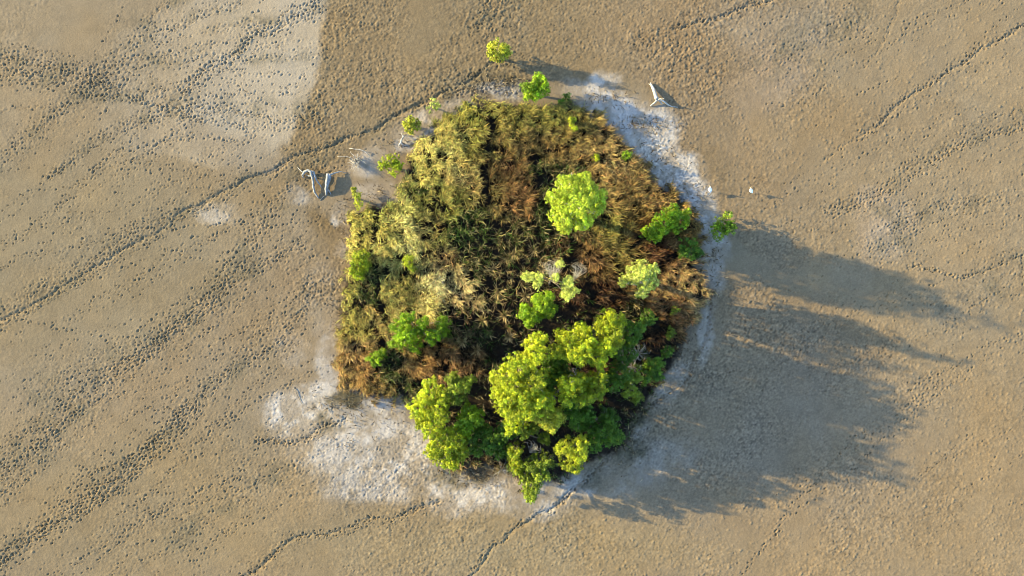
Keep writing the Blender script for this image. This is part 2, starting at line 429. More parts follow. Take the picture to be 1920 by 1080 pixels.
# scattered prints, denser on trampled mud
n = 52000
x = rng.uniform(-50, 50, n); y = rng.uniform(-29, 29, n)
ii = np.searchsorted(xs, x); jj = np.searchsorted(ys, y)
keep = (rng.random(n) < np.clip((rough[ii, jj] - .3) * 1.1 + .05, .0, .9)) & (isl[ii, jj] < .5)
for k in np.nonzero(keep)[0]:
    rr = rough[ii[k], jj[k]]
    up = rng.random() < .35
    prints.append((x[k], y[k], rng.uniform(-.9, .5) if rng.random() < .7 else rng.uniform(0, 3.14), rng.uniform(.06, .11), rng.uniform(.05, .08), (-.03 if up else .032) * rng.uniform(.4, 1.3)))
# pale worm mounds towards the lower right
n = 5200
x = rng.uniform(8, 50, n); y = rng.uniform(-29, 26, n)
for k in range(n):
    if rng.random() < .75: prints.append((x[k], y[k], rng.uniform(0, 3), rng.uniform(.06, .10), rng.uniform(.06, .1), -rng.uniform(.02, .055)))
prints = np.array(prints)
pi = np.rint((prints[:, 0] - xs[ox]) / S).astype(int) + ox; pj = np.rint((prints[:, 1] - ys[oy]) / S).astype(int) + oy
ok = (pi > 5) & (pi < nx - 6) & (pj > 5) & (pj < ny - 6) & (np.abs(prints[:, 0]) < 49.6) & (np.abs(prints[:, 1]) < 28.4)
prints, pi, pj = prints[ok], pi[ok], pj[ok]
ca, sa = np.cos(prints[:, 2]), np.sin(prints[:, 2])
ZP = np.zeros((nx, ny))
for di in range(-4, 5):
    for dj in range(-4, 5):
        dx = xs[pi + di] - prints[:, 0]; dy = ys[pj + dj] - prints[:, 1]
        a = (dx * ca + dy * sa) / prints[:, 3]; b = (-dx * sa + dy * ca) / prints[:, 4]
        r = np.sqrt(a * a + b * b)
        prof = np.where(r < 2.6, -np.exp(-(r / 1.0) ** 2.5) + .30 * np.exp(-((r - 1.6) / .45) ** 2), 0)
        prof = np.where(prints[:, 5] < 0, np.where(r < 2.4, -np.exp(-r * r), 0), prof)
        np.add.at(ZP, (pi + di, pj + dj), prof * prints[:, 5])
ZP = np.clip(ZP, -.17, .10)
# micro relief
wn = rng.normal(0, 1, (nx, ny))
wn1 = (wn + np.roll(wn, 1, 0) + np.roll(wn, 1, 1) + np.roll(np.roll(wn, 1, 0), 1, 1)) / 2
mic = wn1 * .012 + fbm(GX, GY, .27, 51, 2) * .027
Z = ZP + GR * (1 + 0) + mic * rough + fbm(GX, GY, 7.0, 61, 2) * .05
Z += isl * .10
far = ~inside
Z[far] *= 0
wetm = np.clip(wet * sstep(.35, .8, nz_s + .25 * fbm(GX, GY, 2.5, 71)), 0, 1) * (1 - isl)
paint(wetm, (128, 120, 92), None, .55)
# crusted mounds are paler; print hollows get painted-in shade, darker and warmer
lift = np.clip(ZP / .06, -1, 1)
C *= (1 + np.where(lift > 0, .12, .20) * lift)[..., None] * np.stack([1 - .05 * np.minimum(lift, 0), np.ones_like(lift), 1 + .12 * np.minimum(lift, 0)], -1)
C *= np.clip(1 + .19 * wn1 * np.minimum(rough, 1.1), .5, 1.6)[..., None]
C *= (1 + .10 * fbm(GX, GY, 5.0, 81, 4) + .09 * fbm(GX, GY, .9, 91, 3))[..., None]
tint = fbm(GX, GY, 4.0, 95, 3)
C *= np.stack([1 + .05 * tint, np.ones_like(tint), 1 - .09 * tint], -1)
ALB = 0.38 * np.array([1.0, .96, 1.02])
Vg = np.stack([GX, GY, Z], -1).reshape(-1, 3)
idx = np.arange(nx * ny).reshape(nx, ny)
Fg = np.stack([idx[:-1, :-1], idx[1:, :-1], idx[1:, 1:], idx[:-1, 1:]], -1).reshape(-1, 4)
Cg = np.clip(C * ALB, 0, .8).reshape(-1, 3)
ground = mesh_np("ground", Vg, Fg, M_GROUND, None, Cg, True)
tag(ground, kind="structure", label="dry tan lake bed crossed by animal tracks and white salt crust")
def gz(x, y):
    i = int(np.clip(np.searchsorted(xs, x), 0, nx - 1)); j = int(np.clip(np.searchsorted(ys, y), 0, ny - 1))
    return float(Z[i, j])
def gzv(x, y):
    return Z[np.clip(np.searchsorted(xs, x), 0, nx - 1), np.clip(np.searchsorted(ys, y), 0, ny - 1)]
def islv(x, y):
    return isl[np.clip(np.searchsorted(xs, x), 0, nx - 1), np.clip(np.searchsorted(ys, y), 0, ny - 1)]

# ------------------------------------------------------------------ reed bed
# u, v, kind, height, density, rgb
GOLD, BROWN, DARK = 0, 1, 2
RZ = [(870,220,GOLD,1.3,1.0,(150,138,38)),(960,215,GOLD,1.4,1.0,(132,120,36)),(1030,205,GOLD,1.3,1,(130,120,40)),(1080,235,BROWN,1.3,.9,(128,104,42)),(850,275,GOLD,1.5,1.1,(176,156,66)),
 (820,300,GOLD,1.5,1.2,(190,170,80)),(890,285,GOLD,1.6,.8,(118,104,30)),(980,270,BROWN,1.5,.9,(124,94,44)),(1040,270,BROWN,1.5,.9,(122,90,42)),(1120,280,BROWN,1.3,1,(150,114,60)),
 (1160,315,BROWN,1.4,1.1,(164,126,70)),(1185,350,BROWN,1.4,1.1,(158,120,62)),(1240,365,BROWN,1.2,1,(146,106,52)),(1280,390,BROWN,1,1,(138,104,44)),(790,320,GOLD,1.4,1.2,(186,166,66)),
 (850,335,GOLD,1.5,1.1,(172,146,74)),(780,358,DARK,1.2,.8,(74,78,26)),(810,365,GOLD,1.4,1,(150,138,44)),(870,360,BROWN,1.5,1,(158,124,64)),(960,330,BROWN,1.6,.8,(112,78,38)),(985,375,BROWN,1.6,.8,(124,84,40)),
 (700,400,GOLD,1.0,1,(150,140,40)),(745,400,GOLD,1.4,1.2,(180,166,76)),(765,450,GOLD,1.5,1.3,(196,178,92)),(680,430,GOLD,1.0,1,(172,152,54)),(728,470,GOLD,1.4,1.2,(186,166,74)),(720,430,GOLD,1.3,1.1,(134,124,34)),
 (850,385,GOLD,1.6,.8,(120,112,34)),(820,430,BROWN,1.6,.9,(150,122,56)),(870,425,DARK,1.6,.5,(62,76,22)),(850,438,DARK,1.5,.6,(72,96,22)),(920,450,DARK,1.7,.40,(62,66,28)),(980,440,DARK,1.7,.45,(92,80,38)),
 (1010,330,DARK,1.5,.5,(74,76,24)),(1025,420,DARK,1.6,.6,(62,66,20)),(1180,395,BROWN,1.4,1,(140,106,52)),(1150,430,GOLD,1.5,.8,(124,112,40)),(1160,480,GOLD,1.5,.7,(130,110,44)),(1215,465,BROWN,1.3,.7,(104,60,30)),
 (1270,530,BROWN,1.2,1.1,(172,130,76)),(1290,570,BROWN,1.1,1.1,(180,140,86)),(1255,570,BROWN,1.2,1,(140,92,48)),(1280,610,BROWN,1.0,.8,(120,80,40)),(665,560,GOLD,1.1,1,(152,142,44)),(700,560,DARK,1.2,.6,(56,60,20)),
 (700,600,GOLD,1.2,1,(146,118,52)),(670,610,GOLD,1.1,1,(150,132,42)),(760,530,GOLD,1.4,.9,(138,122,42)),(735,555,GOLD,1.3,1,(150,134,56)),(815,540,GOLD,1.6,1.2,(212,190,120)),(860,555,GOLD,1.6,.9,(188,160,98)),
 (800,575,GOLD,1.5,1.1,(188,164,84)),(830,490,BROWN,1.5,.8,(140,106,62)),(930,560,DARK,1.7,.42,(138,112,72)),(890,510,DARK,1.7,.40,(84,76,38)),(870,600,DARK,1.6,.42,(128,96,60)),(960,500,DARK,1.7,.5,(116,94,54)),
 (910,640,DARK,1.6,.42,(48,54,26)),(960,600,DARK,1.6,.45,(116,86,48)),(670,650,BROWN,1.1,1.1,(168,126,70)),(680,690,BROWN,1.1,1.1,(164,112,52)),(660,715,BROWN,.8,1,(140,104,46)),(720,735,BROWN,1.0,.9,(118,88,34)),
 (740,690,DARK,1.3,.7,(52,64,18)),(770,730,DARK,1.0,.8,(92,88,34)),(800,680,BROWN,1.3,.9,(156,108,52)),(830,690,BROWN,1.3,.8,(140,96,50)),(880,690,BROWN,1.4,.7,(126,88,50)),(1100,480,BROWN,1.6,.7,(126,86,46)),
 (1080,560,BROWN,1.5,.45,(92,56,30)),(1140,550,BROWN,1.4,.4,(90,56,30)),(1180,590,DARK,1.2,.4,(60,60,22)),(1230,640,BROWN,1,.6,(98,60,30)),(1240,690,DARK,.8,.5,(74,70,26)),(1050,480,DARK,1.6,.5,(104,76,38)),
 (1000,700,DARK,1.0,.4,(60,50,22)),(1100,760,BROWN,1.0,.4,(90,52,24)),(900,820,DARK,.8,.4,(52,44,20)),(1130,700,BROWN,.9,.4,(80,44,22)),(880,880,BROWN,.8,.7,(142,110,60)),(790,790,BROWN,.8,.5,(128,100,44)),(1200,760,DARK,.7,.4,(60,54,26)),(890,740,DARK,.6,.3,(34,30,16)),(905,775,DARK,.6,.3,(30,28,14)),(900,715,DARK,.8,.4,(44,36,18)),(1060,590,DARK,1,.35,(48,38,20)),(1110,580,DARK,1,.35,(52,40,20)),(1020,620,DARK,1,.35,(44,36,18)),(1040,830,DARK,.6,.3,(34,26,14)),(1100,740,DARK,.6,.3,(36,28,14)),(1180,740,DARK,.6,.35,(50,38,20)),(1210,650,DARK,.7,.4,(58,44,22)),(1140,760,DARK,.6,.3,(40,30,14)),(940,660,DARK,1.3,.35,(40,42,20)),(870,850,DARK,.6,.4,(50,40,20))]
rzu = np.array([r[0] for r in RZ]); rzv = np.array([r[1] for r in RZ]); rzk = np.array([r[2] for r in RZ])
rzh = np.array([r[3] for r in RZ]); rzd = np.array([r[4] for r in RZ]); rzc = np.array([lin(*r[5]) for r in RZ])
TRAILS = [[(915,215),(920,260),(914,310),(912,345),(916,380)],[(712,392),(703,430),(700,470),(712,520),(718,590)],[(990,300),(1000,330),(1030,360)]]
def dist_trail(u, v):
    d = np.full(u.shape, 1e9)
    for pts in TRAILS:
        for (a, b) in zip(pts[:-1], pts[1:]):
            ex, ey = b[0] - a[0], b[1] - a[1]
            t = np.clip(((u - a[0]) * ex + (v - a[1]) * ey) / (ex * ex + ey * ey), 0, 1)
            d = np.minimum(d, np.hypot(u - a[0] - t * ex, v - a[1] - t * ey))
    return d
def blades(bx, by, az, hh, reach, wid, col, seg=3):
    """bent tapering strips. base bx,by; az lean azimuth; hh height; reach horizontal; returns V,F,C"""
    n = len(bx); ts = np.array([0, .58, .82, 1.0])
    dx, dy = np.cos(az), np.sin(az)
    tw = rng.uniform(-1.2, 1.2, n)
    V = np.zeros((n, 2 * seg + 1, 3)); Cc = np.zeros((n, 2 * seg + 1, 3))
    z0 = gzv(bx, by) - .03
    droop = rng.uniform(.1, .6, n)
    for k, t in enumerate(ts):
        px = bx + dx * reach * t ** 3; py = by + dy * reach * t ** 3
        pz = z0 + hh * (t * (1 + droop * .6) - droop * .6 * t ** 3)
        a2 = az + math.pi / 2 + tw * t
        w = wid * (1.0 - .55 * t) * .5
        if k < seg:
            V[:, 2 * k] = np.stack([px - np.cos(a2) * w, py - np.sin(a2) * w, pz], -1)
            V[:, 2 * k + 1] = np.stack([px + np.cos(a2) * w, py + np.sin(a2) * w, pz + w * .6], -1)
        else:
            V[:, 2 * k] = np.stack([px, py, pz], -1)
    gr = np.concatenate([np.repeat([.2, .6, 1.0], 2), [1.3]])      # straw at the tip, shade between stems painted into the dark foot
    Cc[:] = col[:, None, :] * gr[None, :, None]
    base_i = (np.arange(n) * (2 * seg + 1))[:, None]
    tri = []
    for k in range(seg - 1):
        tri += [(2 * k, 2 * k + 1, 2 * k + 3), (2 * k, 2 * k + 3, 2 * k + 2)]
    tri.append((2 * seg - 2, 2 * seg - 1, 2 * seg))
    F = (base_i[:, :, None] + np.array(tri)[None]).reshape(-1, 3)
    return V.reshape(-1, 3), F, Cc.reshape(-1, 3)
# tuft positions
nt_ = 42000
tx = rng.uniform(-17, 19, nt_); ty = rng.uniform(-20, 18, nt_)
tu = tx * PX + 960; tv = 540 - ty * PX
jit = np.stack([fbm(tx, ty, 1.5, 101, 3), fbm(tx, ty, 1.5, 105, 3)], -1) * 30
d2 = (tu[:, None] + jit[:, :1] - rzu) ** 2 + (tv[:, None] + jit[:, 1:] - rzv) ** 2
near = np.argmin(d2, 1)
w4 = 1 / (d2 + 150) ** 2; w4 /= w4.sum(1, keepdims=True)
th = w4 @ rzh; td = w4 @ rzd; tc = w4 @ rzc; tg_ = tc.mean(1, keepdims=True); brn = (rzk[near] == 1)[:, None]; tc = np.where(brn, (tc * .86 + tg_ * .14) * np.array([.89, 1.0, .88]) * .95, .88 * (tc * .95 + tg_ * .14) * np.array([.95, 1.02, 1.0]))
clump = fbm(tx, ty, .42, 111, 2)
keep = (rng.random(nt_) < sstep(.22, .62, isl2[np.searchsorted(xs, tx), np.searchsorted(ys, ty)] + .5 * fbm(tx, ty, .9, 131, 2)) * (isl2[np.searchsorted(xs, tx), np.searchsorted(ys, ty)] > .16) * td ** 1.4 * np.where(rzk[near] == 2, .62, 1.0) * (.55 + 1.5 * clump)) & (dist_trail(tu + jit[:, 0] * .2, tv) > 6.5)
tx, ty, tu, tv, th, td, tc, near, clump = [a[keep] for a in (tx, ty, tu, tv, th, td, tc, near, clump)]
kind = rzk[near]
sets = {0: [], 1: [], 2: []}
swirl = fbm(tx, ty, 2.2, 121, 2) * 2.6
for kd in (0, 1, 2):
    s = kind == kd; n = s.sum()
    nb = 12
    bx = np.repeat(tx[s], nb) + rng.normal(0, .11, n * nb); by = np.repeat(ty[s], nb) + rng.normal(0, .11, n * nb)
    edge = np.repeat(islv(tx[s], ty[s]), nb)
    main = np.repeat(-.35 + swirl[s], nb)                    # prevailing lean away from the sun side wind
    az = main + rng.normal(0, .8 if kd != 2 else 1.7, n * nb)
    hh = np.repeat(th[s] * (.85 + .15 * clump[s]) * np.exp(rng.normal(0, .15, n)), nb) * rng.uniform(.6, 1.12, n * nb) * (.55 + .45 * edge)
    reach = rng.uniform(.25, .75, n * nb) * (.6 + .35 * hh)
    wid = rng.uniform(.04, .075, n * nb)
    br = np.repeat(np.exp(rng.normal(0, .26, n) + .25 * clump[s]), nb) * np.exp(rng.normal(0, .30, n * nb))
    col = np.repeat(tc[s], nb, 0) * br[:, None]
    hue = rng.normal(0, .10, n * nb)
    col[:, 0] *= 1 + hue; col[:, 1] *= 1 - hue * .4
    if kd == 2:                                              # a few bleached blades among the dark ones
        pale = rng.random(n * nb) < .16
        col[pale] = lin(178, 158, 108) * rng.uniform(.6, 1.1, (pale.sum(), 1))
        grn = rng.random(n * nb) < .18
        col[grn] = lin(72, 104, 30) * rng.uniform(.6, 1.2, (grn.sum(), 1))
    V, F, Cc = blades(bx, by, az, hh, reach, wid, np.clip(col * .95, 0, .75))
    nm, lb = [("golden_reed_bed", "dense golden yellow reeds bent over along the west and north of the island"),
              ("brown_reed_bed", "dry reddish brown reeds along the east side and lower left rim of the island"),
              ("dark_reed_bed", "sparse dark green and bleached reeds in the shadowed middle of the island")][kd]
    tag(mesh_np(nm, V, F, M_REED, None, Cc), lb, "reeds", None, "stuff")
    print(nm, len(F))
# single pale tussocks that stand out in the dark middle
for (u, v, s) in [(935,548,1.1),(985,555,1.0),(905,600,.9),(962,478,.9),(860,520,.8),(1000,470,.9),(880,560,.9),(945,590,1.0),(1015,505,.8),(925,505,.9),(955,630,.8),(895,655,.8),(985,640,.8),(868,640,.8)]:
    x, y = P(u, v); n = 34
    az = rng.uniform(0, 6.28, n); hh = rng.uniform(.9, 1.75, n) * s; reach = rng.uniform(.4, 1.0, n) * s
    col = lin(206, 178, 118) * np.exp(rng.normal(0, .25, (n, 1))) * .66
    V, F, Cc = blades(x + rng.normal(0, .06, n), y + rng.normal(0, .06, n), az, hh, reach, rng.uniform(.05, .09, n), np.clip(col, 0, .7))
    zb = gz(x, y); V = V - np.array([x, y, zb])
    o = mesh_np("reed_tussock", V, F, M_REED, None, Cc, loc=(x, y, zb))
    tag(o, "pale straw coloured reed tussock fanning out in the dark middle of the island", "reed tussock", "pale tussocks in the dark middle")

# ------------------------------------------------------------------ trees and bushes
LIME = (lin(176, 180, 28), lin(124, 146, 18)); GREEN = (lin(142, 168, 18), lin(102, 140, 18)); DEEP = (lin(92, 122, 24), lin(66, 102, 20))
YELL = (lin(190, 184, 60), lin(168, 178, 40)); PALE = (lin(184, 188, 92), lin(160, 176, 64)); OLIVE = (lin(128, 140, 34), lin(104, 124, 26))
def leaf_quads(cen, rad, nl, size, cols, flat=.9):
    """leaf sprays around puff centres: cen (n,3), rad (n,), nl leaves for each"""
    n = len(cen); N_ = n * nl
    d = rng.normal(0, 1, (N_, 3)); d /= np.linalg.norm(d, axis=1, keepdims=True)
    d[:, 2] = np.where(d[:, 2] < -.45, -d[:, 2], d[:, 2])
    r = np.repeat(rad, nl) * (rng.random(N_) ** .4) * rng.uniform(.8, 1.15, N_)
    pos = np.repeat(cen, nl, 0) + d * r[:, None] * np.array([1, 1, flat])
    nrm = d * .9 + rng.normal(0, .45, (N_, 3)); nrm[:, 2] += .25
    nrm /= np.linalg.norm(nrm, axis=1, keepdims=True)
    a = np.cross(nrm, rng.normal(0, 1, (N_, 3))); a /= np.linalg.norm(a, axis=1, keepdims=True)
    b = np.cross(nrm, a)
    s = size * rng.uniform(.7, 1.35, (N_, 1))
    V = np.stack([pos - a * s, pos + b * s * .55 + nrm * s * .12, pos + a * s, pos - b * s * .55 + nrm * s * .12], 1)
    Cc = np.repeat(cols, nl, 0) * np.exp(rng.normal(0, .16, (N_, 1)))
    Cc[:, 0] *= 1 + rng.normal(0, .07, N_)
    F = np.arange(N_ * 4).reshape(-1, 4)
    return V.reshape(-1, 3), F, np.repeat(Cc, 4, 0)
LEAFK = 0.74
def tree(name, label, lobes, base, pal, cat="tree", group=None, puff=.28, leaf=.071, dens=1.0, bark=None, sparse=0.0, slim=1.0):
    """lobes: (u, v, r px, top height); base: photograph pixel of the trunk foot, or None"""
    bark = bark or M_BARK
    L3 = []
    for (u, v, r, zt) in lobes:
        k = (H - zt) / H / PX; rw = r * k * (1.09 if group == G1 else 1.0)
        rz = min(max(rw * 1.15, zt * .36), zt * .48); zc = zt - rz * .9
        if zt < 3.4: rz = zt * .5; zc = zt * .52; rw *= 1.08
        x, y = P(u, v, zc + rz * .4); L3.append((x, y, zc, rw, rz))
    ztop = max(l[3] for l in lobes)
    if base is None or ztop < 3.4:
        x0 = float(np.mean([l[0] for l in L3])); y0 = float(np.mean([l[1] for l in L3]))
    else: x0, y0 = P(*base)
    zb = gz(x0, y0)
    root = empty(name, (x0, y0, zb), label, cat, group)
    o3 = np.array([x0, y0, zb])
    zmin = min(l[2] for l in L3)
    fork = Vector((0, 0, max(.12, min(zmin * .55, ztop * .35))))
    tr = (.028 * ztop + .02) * slim
    lean = Vector((rng.normal(0, .05), rng.normal(0, .05), 0)) * ztop
    pts = [Vector((0, 0, -.05)), fork * .3 + lean * .2, fork * .7 + lean * .5, fork + lean]
    V, F = tube(pts, [tr * 1.35, tr * 1.05, tr * .95, tr * .85], 8)
    mesh_np("trunk", V, F, bark, root, smooth=True)
    top = pts[-1]
    cen = []; rad = []; cols = []
    for (x, y, zc, rw, rz) in L3:
        c = Vector((x - x0, y - y0, zc - zb))
        mid = top.lerp(c, .5) + Vector((rng.normal(0, .12), rng.normal(0, .12), .06 * ztop * rng.random()))
        end = c + Vector((0, 0, rz * .45))
        tubes = [tube([top, mid, c, end], [tr * .6, tr * .42, tr * .28, tr * .1], 5)]
        for q in range(4 if rw > .5 else 2):
            an = rng.uniform(0, 6.28); e = c + Vector((math.cos(an) * rw * .75, math.sin(an) * rw * .75, rz * rng.uniform(-.1, .6)))
            st = mid.lerp(c, rng.uniform(.2, .9))
            tubes.append(tube([st, st.lerp(e, .5) + Vector((0, 0, .08 * rz)), e], [tr * .25, tr * .17, tr * .06], 4))
        V, F = join(tubes)
        mesh_np("limb", V, F, bark, root, smooth=True)
        p = puff * rng.uniform(.85, 1.15); p = min(p, rw * .55)
        n = max(5, int(1.55 * dens * (rw * (rw + rz) * 6.28) / (p * p * 3.14) * .55))
        d = rng.normal(0, 1, (n, 3)); d /= np.linalg.norm(d, axis=1, keepdims=True)
        d[:, 2] = np.where(d[:, 2] < -.5, -d[:, 2] * .8, d[:, 2])
        rr = rng.uniform(.55, 1.12, (n, 1)) * (1 + .18 * np.sin(3 * np.arctan2(d[:, 1:2], d[:, :1]) + rng.uniform(0, 6)))
        pc = np.array([x - x0, y - y0, zc - zb]) + d * rr * np.array([rw * .95 - p * .6, rw * .95 - p * .6, rz - p * .4])
        pc[:, 2] = np.maximum(pc[:, 2], p * .6)
        cen.append(pc); rad.append(np.full(n, p) * rng.uniform(.45, 1.15, n))
        m = rng.random((n, 1)) ; lobec = np.exp(rng.normal(0, .14))
        cols.append((pal[0] * m + pal[1] * (1 - m)) * lobec * np.exp(rng.normal(0, .24, (n, 1))))
    cen = np.concatenate(cen); rad = np.concatenate(rad); cols = np.concatenate(cols)
    if sparse: 
        k = rng.random(len(cen)) > sparse; cen, rad, cols = cen[k], rad[k], cols[k]
    nl = max(10, int(33 * (puff / .34) ** 2 * (.085 / leaf) ** 2 * (1 - .35 * sparse)))
    V, F, Cc = leaf_quads(cen, rad, nl, leaf, np.clip(cols * LEAFK, 0, .6))
    V[:, 2] = np.maximum(V[:, 2], .02)
    mesh_np("crown", V, F, M_LEAF, root, Cc)
    TRI[0] += 2 * len(F)
    return root
TRI = [0]
G1 = "trees in the dense grove"
G2 = "bushes on the salty shore"; G3 = "trees and bushes among the reeds"
# -- the grove in the lower half
tree("grove_tree", "largest yellow green tree in the middle of the grove, crown of many puffs",
     [(1010,640,19,8.2),(1004,664,27,8.8),(975,690,30,9.4),(945,710,26,9.0),(965,737,32,9.6),(1000,716,30,9.4),(985,766,30,8.6),(950,765,24,8.2),(1012,746,22,8.8),(963,797,24,6.4),(940,740,20,8.4)], (975,690), LIME, group=G1)
tree("grove_tree", "broad yellow green tree at the top right of the grove with finger-like crown lobes",
     [(1145,602,22,7.6),(1130,613,19,7.6),(1092,620,19,7.6),(1066,637,25,8.0),(1097,648,26,8.4),(1151,633,25,7.8),(1079,664,24,8.2),(1046,661,17,7.4),(1121,671,25,8.0),(1136,652,23,8.0),(1165,604,14,6.6)], (1090,635), LIME, group=G1)
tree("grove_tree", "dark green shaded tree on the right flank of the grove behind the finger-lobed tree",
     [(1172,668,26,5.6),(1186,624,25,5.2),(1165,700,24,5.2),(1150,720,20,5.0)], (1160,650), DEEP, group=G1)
tree("grove_tree", "yellow green tree below the finger-lobed tree with bare pale twigs on its crown",
     [(1067,721,24,8.2),(1088,716,20,7.8),(1123,714,23,7.6),(1026,752,21,7.6),(1062,746,22,7.8),(1094,743,24,7.2),(1113,735,24,6.6)], (1070,715), LIME, group=G1)
tree("grove_tree", "small bright rounded tree standing out low in the middle of the grove",
     [(1018,781,23,6.8),(1034,796,19,6.6),(1046,779,18,6.2),(1006,775,13,6.2)], (1022,760), YELL, group=G1)
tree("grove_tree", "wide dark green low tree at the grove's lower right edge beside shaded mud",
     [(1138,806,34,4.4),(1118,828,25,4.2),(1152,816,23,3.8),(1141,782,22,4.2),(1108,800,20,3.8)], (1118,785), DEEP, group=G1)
tree("grove_tree", "large bright green tree at the left corner of the grove above the salt crust",
     [(809,738,29,6.2),(790,764,27,5.6),(819,770,27,6.2),(808,800,25,5.4),(830,745,20,6.0),(790,790,18,4.8)], (825,755), LIME, group=G1)
tree("grove_tree", "upright olive yellow tree between the corner tree and the largest grove tree",
     [(854,728,22,6.0),(846,712,15,5.6),(872,722,16,5.6),(884,712,9,4.8),(860,748,18,5.4)], (864,720), OLIVE, group=G1)
tree("grove_tree", "small mid green tree with loose puffs in the dark gap of the grove",
     [(882,776,22,5.0),(868,790,17,4.6),(893,788,17,4.8),(874,806,18,4.2)], (885,775), GREEN, group=G1)
tree("grove_tree", "rounded yellow green tree at the lower left tip of the grove",
     [(824,838,27,4.8),(850,828,25,5.2),(843,862,23,4.4),(815,852,20,4.0),(862,850,18,4.2),(836,815,18,4.6)], (850,828), LIME, group=G1)
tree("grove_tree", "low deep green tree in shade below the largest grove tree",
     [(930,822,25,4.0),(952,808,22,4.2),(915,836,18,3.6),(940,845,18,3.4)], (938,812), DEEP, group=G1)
tree("grove_tree", "slim yellow green tree left of the bare white shrub at the grove's bottom",
     [(965,848,17,4.8),(966,868,18,4.6),(972,882,13,4.0)], (968,852), LIME, group=G1)
tree("grove_tree", "two-tiered yellow green tree at the lowest tip of the island",
     [(1003,874,21,5.0),(1026,866,18,5.0),(1014,890,19,4.8),(996,910,22,4.0),(993,929,15,3.2),(985,893,14,4.0)], (1004,876), OLIVE, group=G1)
tree("grove_tree", "three-lobed yellow tree near the lower right shore of the grove",
     [(1059,842,19,5.6),(1088,838,21,5.8),(1072,868,23,5.2),(1086,858,17,5.0)], (1066,835), (lin(176, 180, 36), lin(138, 152, 26)), group=G1)
tree("grove_tree", "small dim green bush on the right edge of the grove by the grey dead shrub",
     [(1229,688,18,2.2),(1216,704,17,2.2),(1235,705,12,1.8)], (1215,690), DEEP, "bush", group=G1, puff=.28)
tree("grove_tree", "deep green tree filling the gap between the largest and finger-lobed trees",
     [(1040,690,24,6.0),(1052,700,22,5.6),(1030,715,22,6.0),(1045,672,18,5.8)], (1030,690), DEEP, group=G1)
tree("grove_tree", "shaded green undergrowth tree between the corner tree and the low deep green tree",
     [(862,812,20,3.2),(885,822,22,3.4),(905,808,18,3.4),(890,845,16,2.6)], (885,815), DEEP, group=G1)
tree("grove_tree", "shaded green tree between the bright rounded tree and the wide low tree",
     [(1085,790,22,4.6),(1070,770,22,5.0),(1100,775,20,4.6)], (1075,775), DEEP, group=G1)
tree("grove_tree", "small olive tree on the right shoulder of the grove above the dim bush",
     [(1190,705,18,3.6),(1180,730,18,3.4),(1195,745,13,2.6)], (1182,715), OLIVE, group=G1)
tree("grove_tree", "small yellow green tree squeezed between the largest grove tree and the bare white shrub",
     [(985,812,16,4.4),(1000,805,13,4.2),(1020,825,13,3.4)], (995,805), OLIVE, group=G1)
# -- trees among the reeds
tree("round_tree", "big rounded lime green tree with pale branches alone in the upper right reeds",
     [(1070,346,30,9.6),(1098,350,29,9.6),(1051,370,27,9.0),(1056,404,27,8.8),(1063,424,16,8.0),(1087,378,38,10.8),(1119,367,24,8.8),(1094,413,23,8.4),(1120,386,20,8.2)], (1070,400), (lin(178, 188, 52), lin(150, 178, 40)), group=G3, puff=.26, leaf=.075, bark=M_PALEBARK)
tree("feathery_tree", "pale feathery tree with a white forked trunk near the right edge of the reeds",
     [(1200,516,17,9.0),(1202,514,25,7.4),(1184,522,20,6.6),(1218,526,22,6.6),(1206,546,16,5.8),(1224,508,16,6.4),(1170,528,11,5.8),(1202,495,13,6.6)], (1194,522), PALE, group=G3, puff=.24, leaf=.075, bark=M_PALEBARK, sparse=.25)
tree("half_dead_tree", "half bare greyish tree with thin yellow green tufts above the grove",
     [(1005,523,19,8.6),(987,519,13,8.0),(1066,532,17,9.2),(1064,553,15,8.6),(1051,495,11,9.0),(1042,520,10,9.4),(1080,545,8,8.4)], (1030,532), PALE, group=G3, puff=.22, leaf=.07, bark=M_BARK, sparse=.42, slim=.35)
tree("bright_tree", "compact bright green tree just above the grove in the dark reeds",
     [(985,585,18,6.6),(1018,574,23,7.2),(1029,557,15,6.8),(994,602,14,6.0),(1031,583,17,6.6),(1004,592,18,6.6),(1008,562,15,6.8)], (1008,580), GREEN, group=G3)
tree("spreading_bush", "bright green bush with several round heads in the lower left reeds",
     [(745,613,19,3.6),(762,598,19,3.9),(760,628,24,4.0),(742,643,15,3.2),(793,604,15,3.6),(808,634,19,3.4),(830,604,15,3.2),(828,621,17,3.2),(777,648,17,2.6),(785,622,14,3.2)], (782,620), GREEN, "bush", G3)
tree("small_bush", "small bright bush left below the many-headed bush",
     [(704,672,15,2.4),(714,664,12,2.4),(700,680,9,1.9)], (714,668), GREEN, "bush", G3, puff=.26)
tree("leafy_bush", "wide mid green bush on the right rim of the reeds beside the salt",
     [(1227,430,21,3.0),(1249,417,25,3.4),(1262,397,19,3.4),(1278,409,22,3.2),(1230,444,15,2.5),(1218,440,13,2.4),(1262,428,16,2.6)], (1246,424), GREEN, "bush", G3, puff=.28)
tree("leafy_bush", "round dark green bush on the right rim below the wide bush",
     [(1295,466,24,2.3),(1283,474,14,1.9),(1309,473,14,1.9)], (1290,470), DEEP, "bush", G3, puff=.26)
tree("shore_bush", "isolated round bush on the bare mud right of the island by the long shadow",
     [(1359,416,19,1.9),(1349,435,19,1.8),(1371,427,16,1.8),(1344,424,11,1.5)], (1352,428), (OLIVE[0], GREEN[1]), "bush", G2, puff=.24, leaf=.07)
tree("leaning_bush", "light green bush on the left rim of the reeds beside the dark trail",
     [(677,483,18,2.6),(666,502,15,2.3),(671,515,13,2.0),(684,497,14,2.3)], (684,500), LIME, "bush", G3, puff=.26)
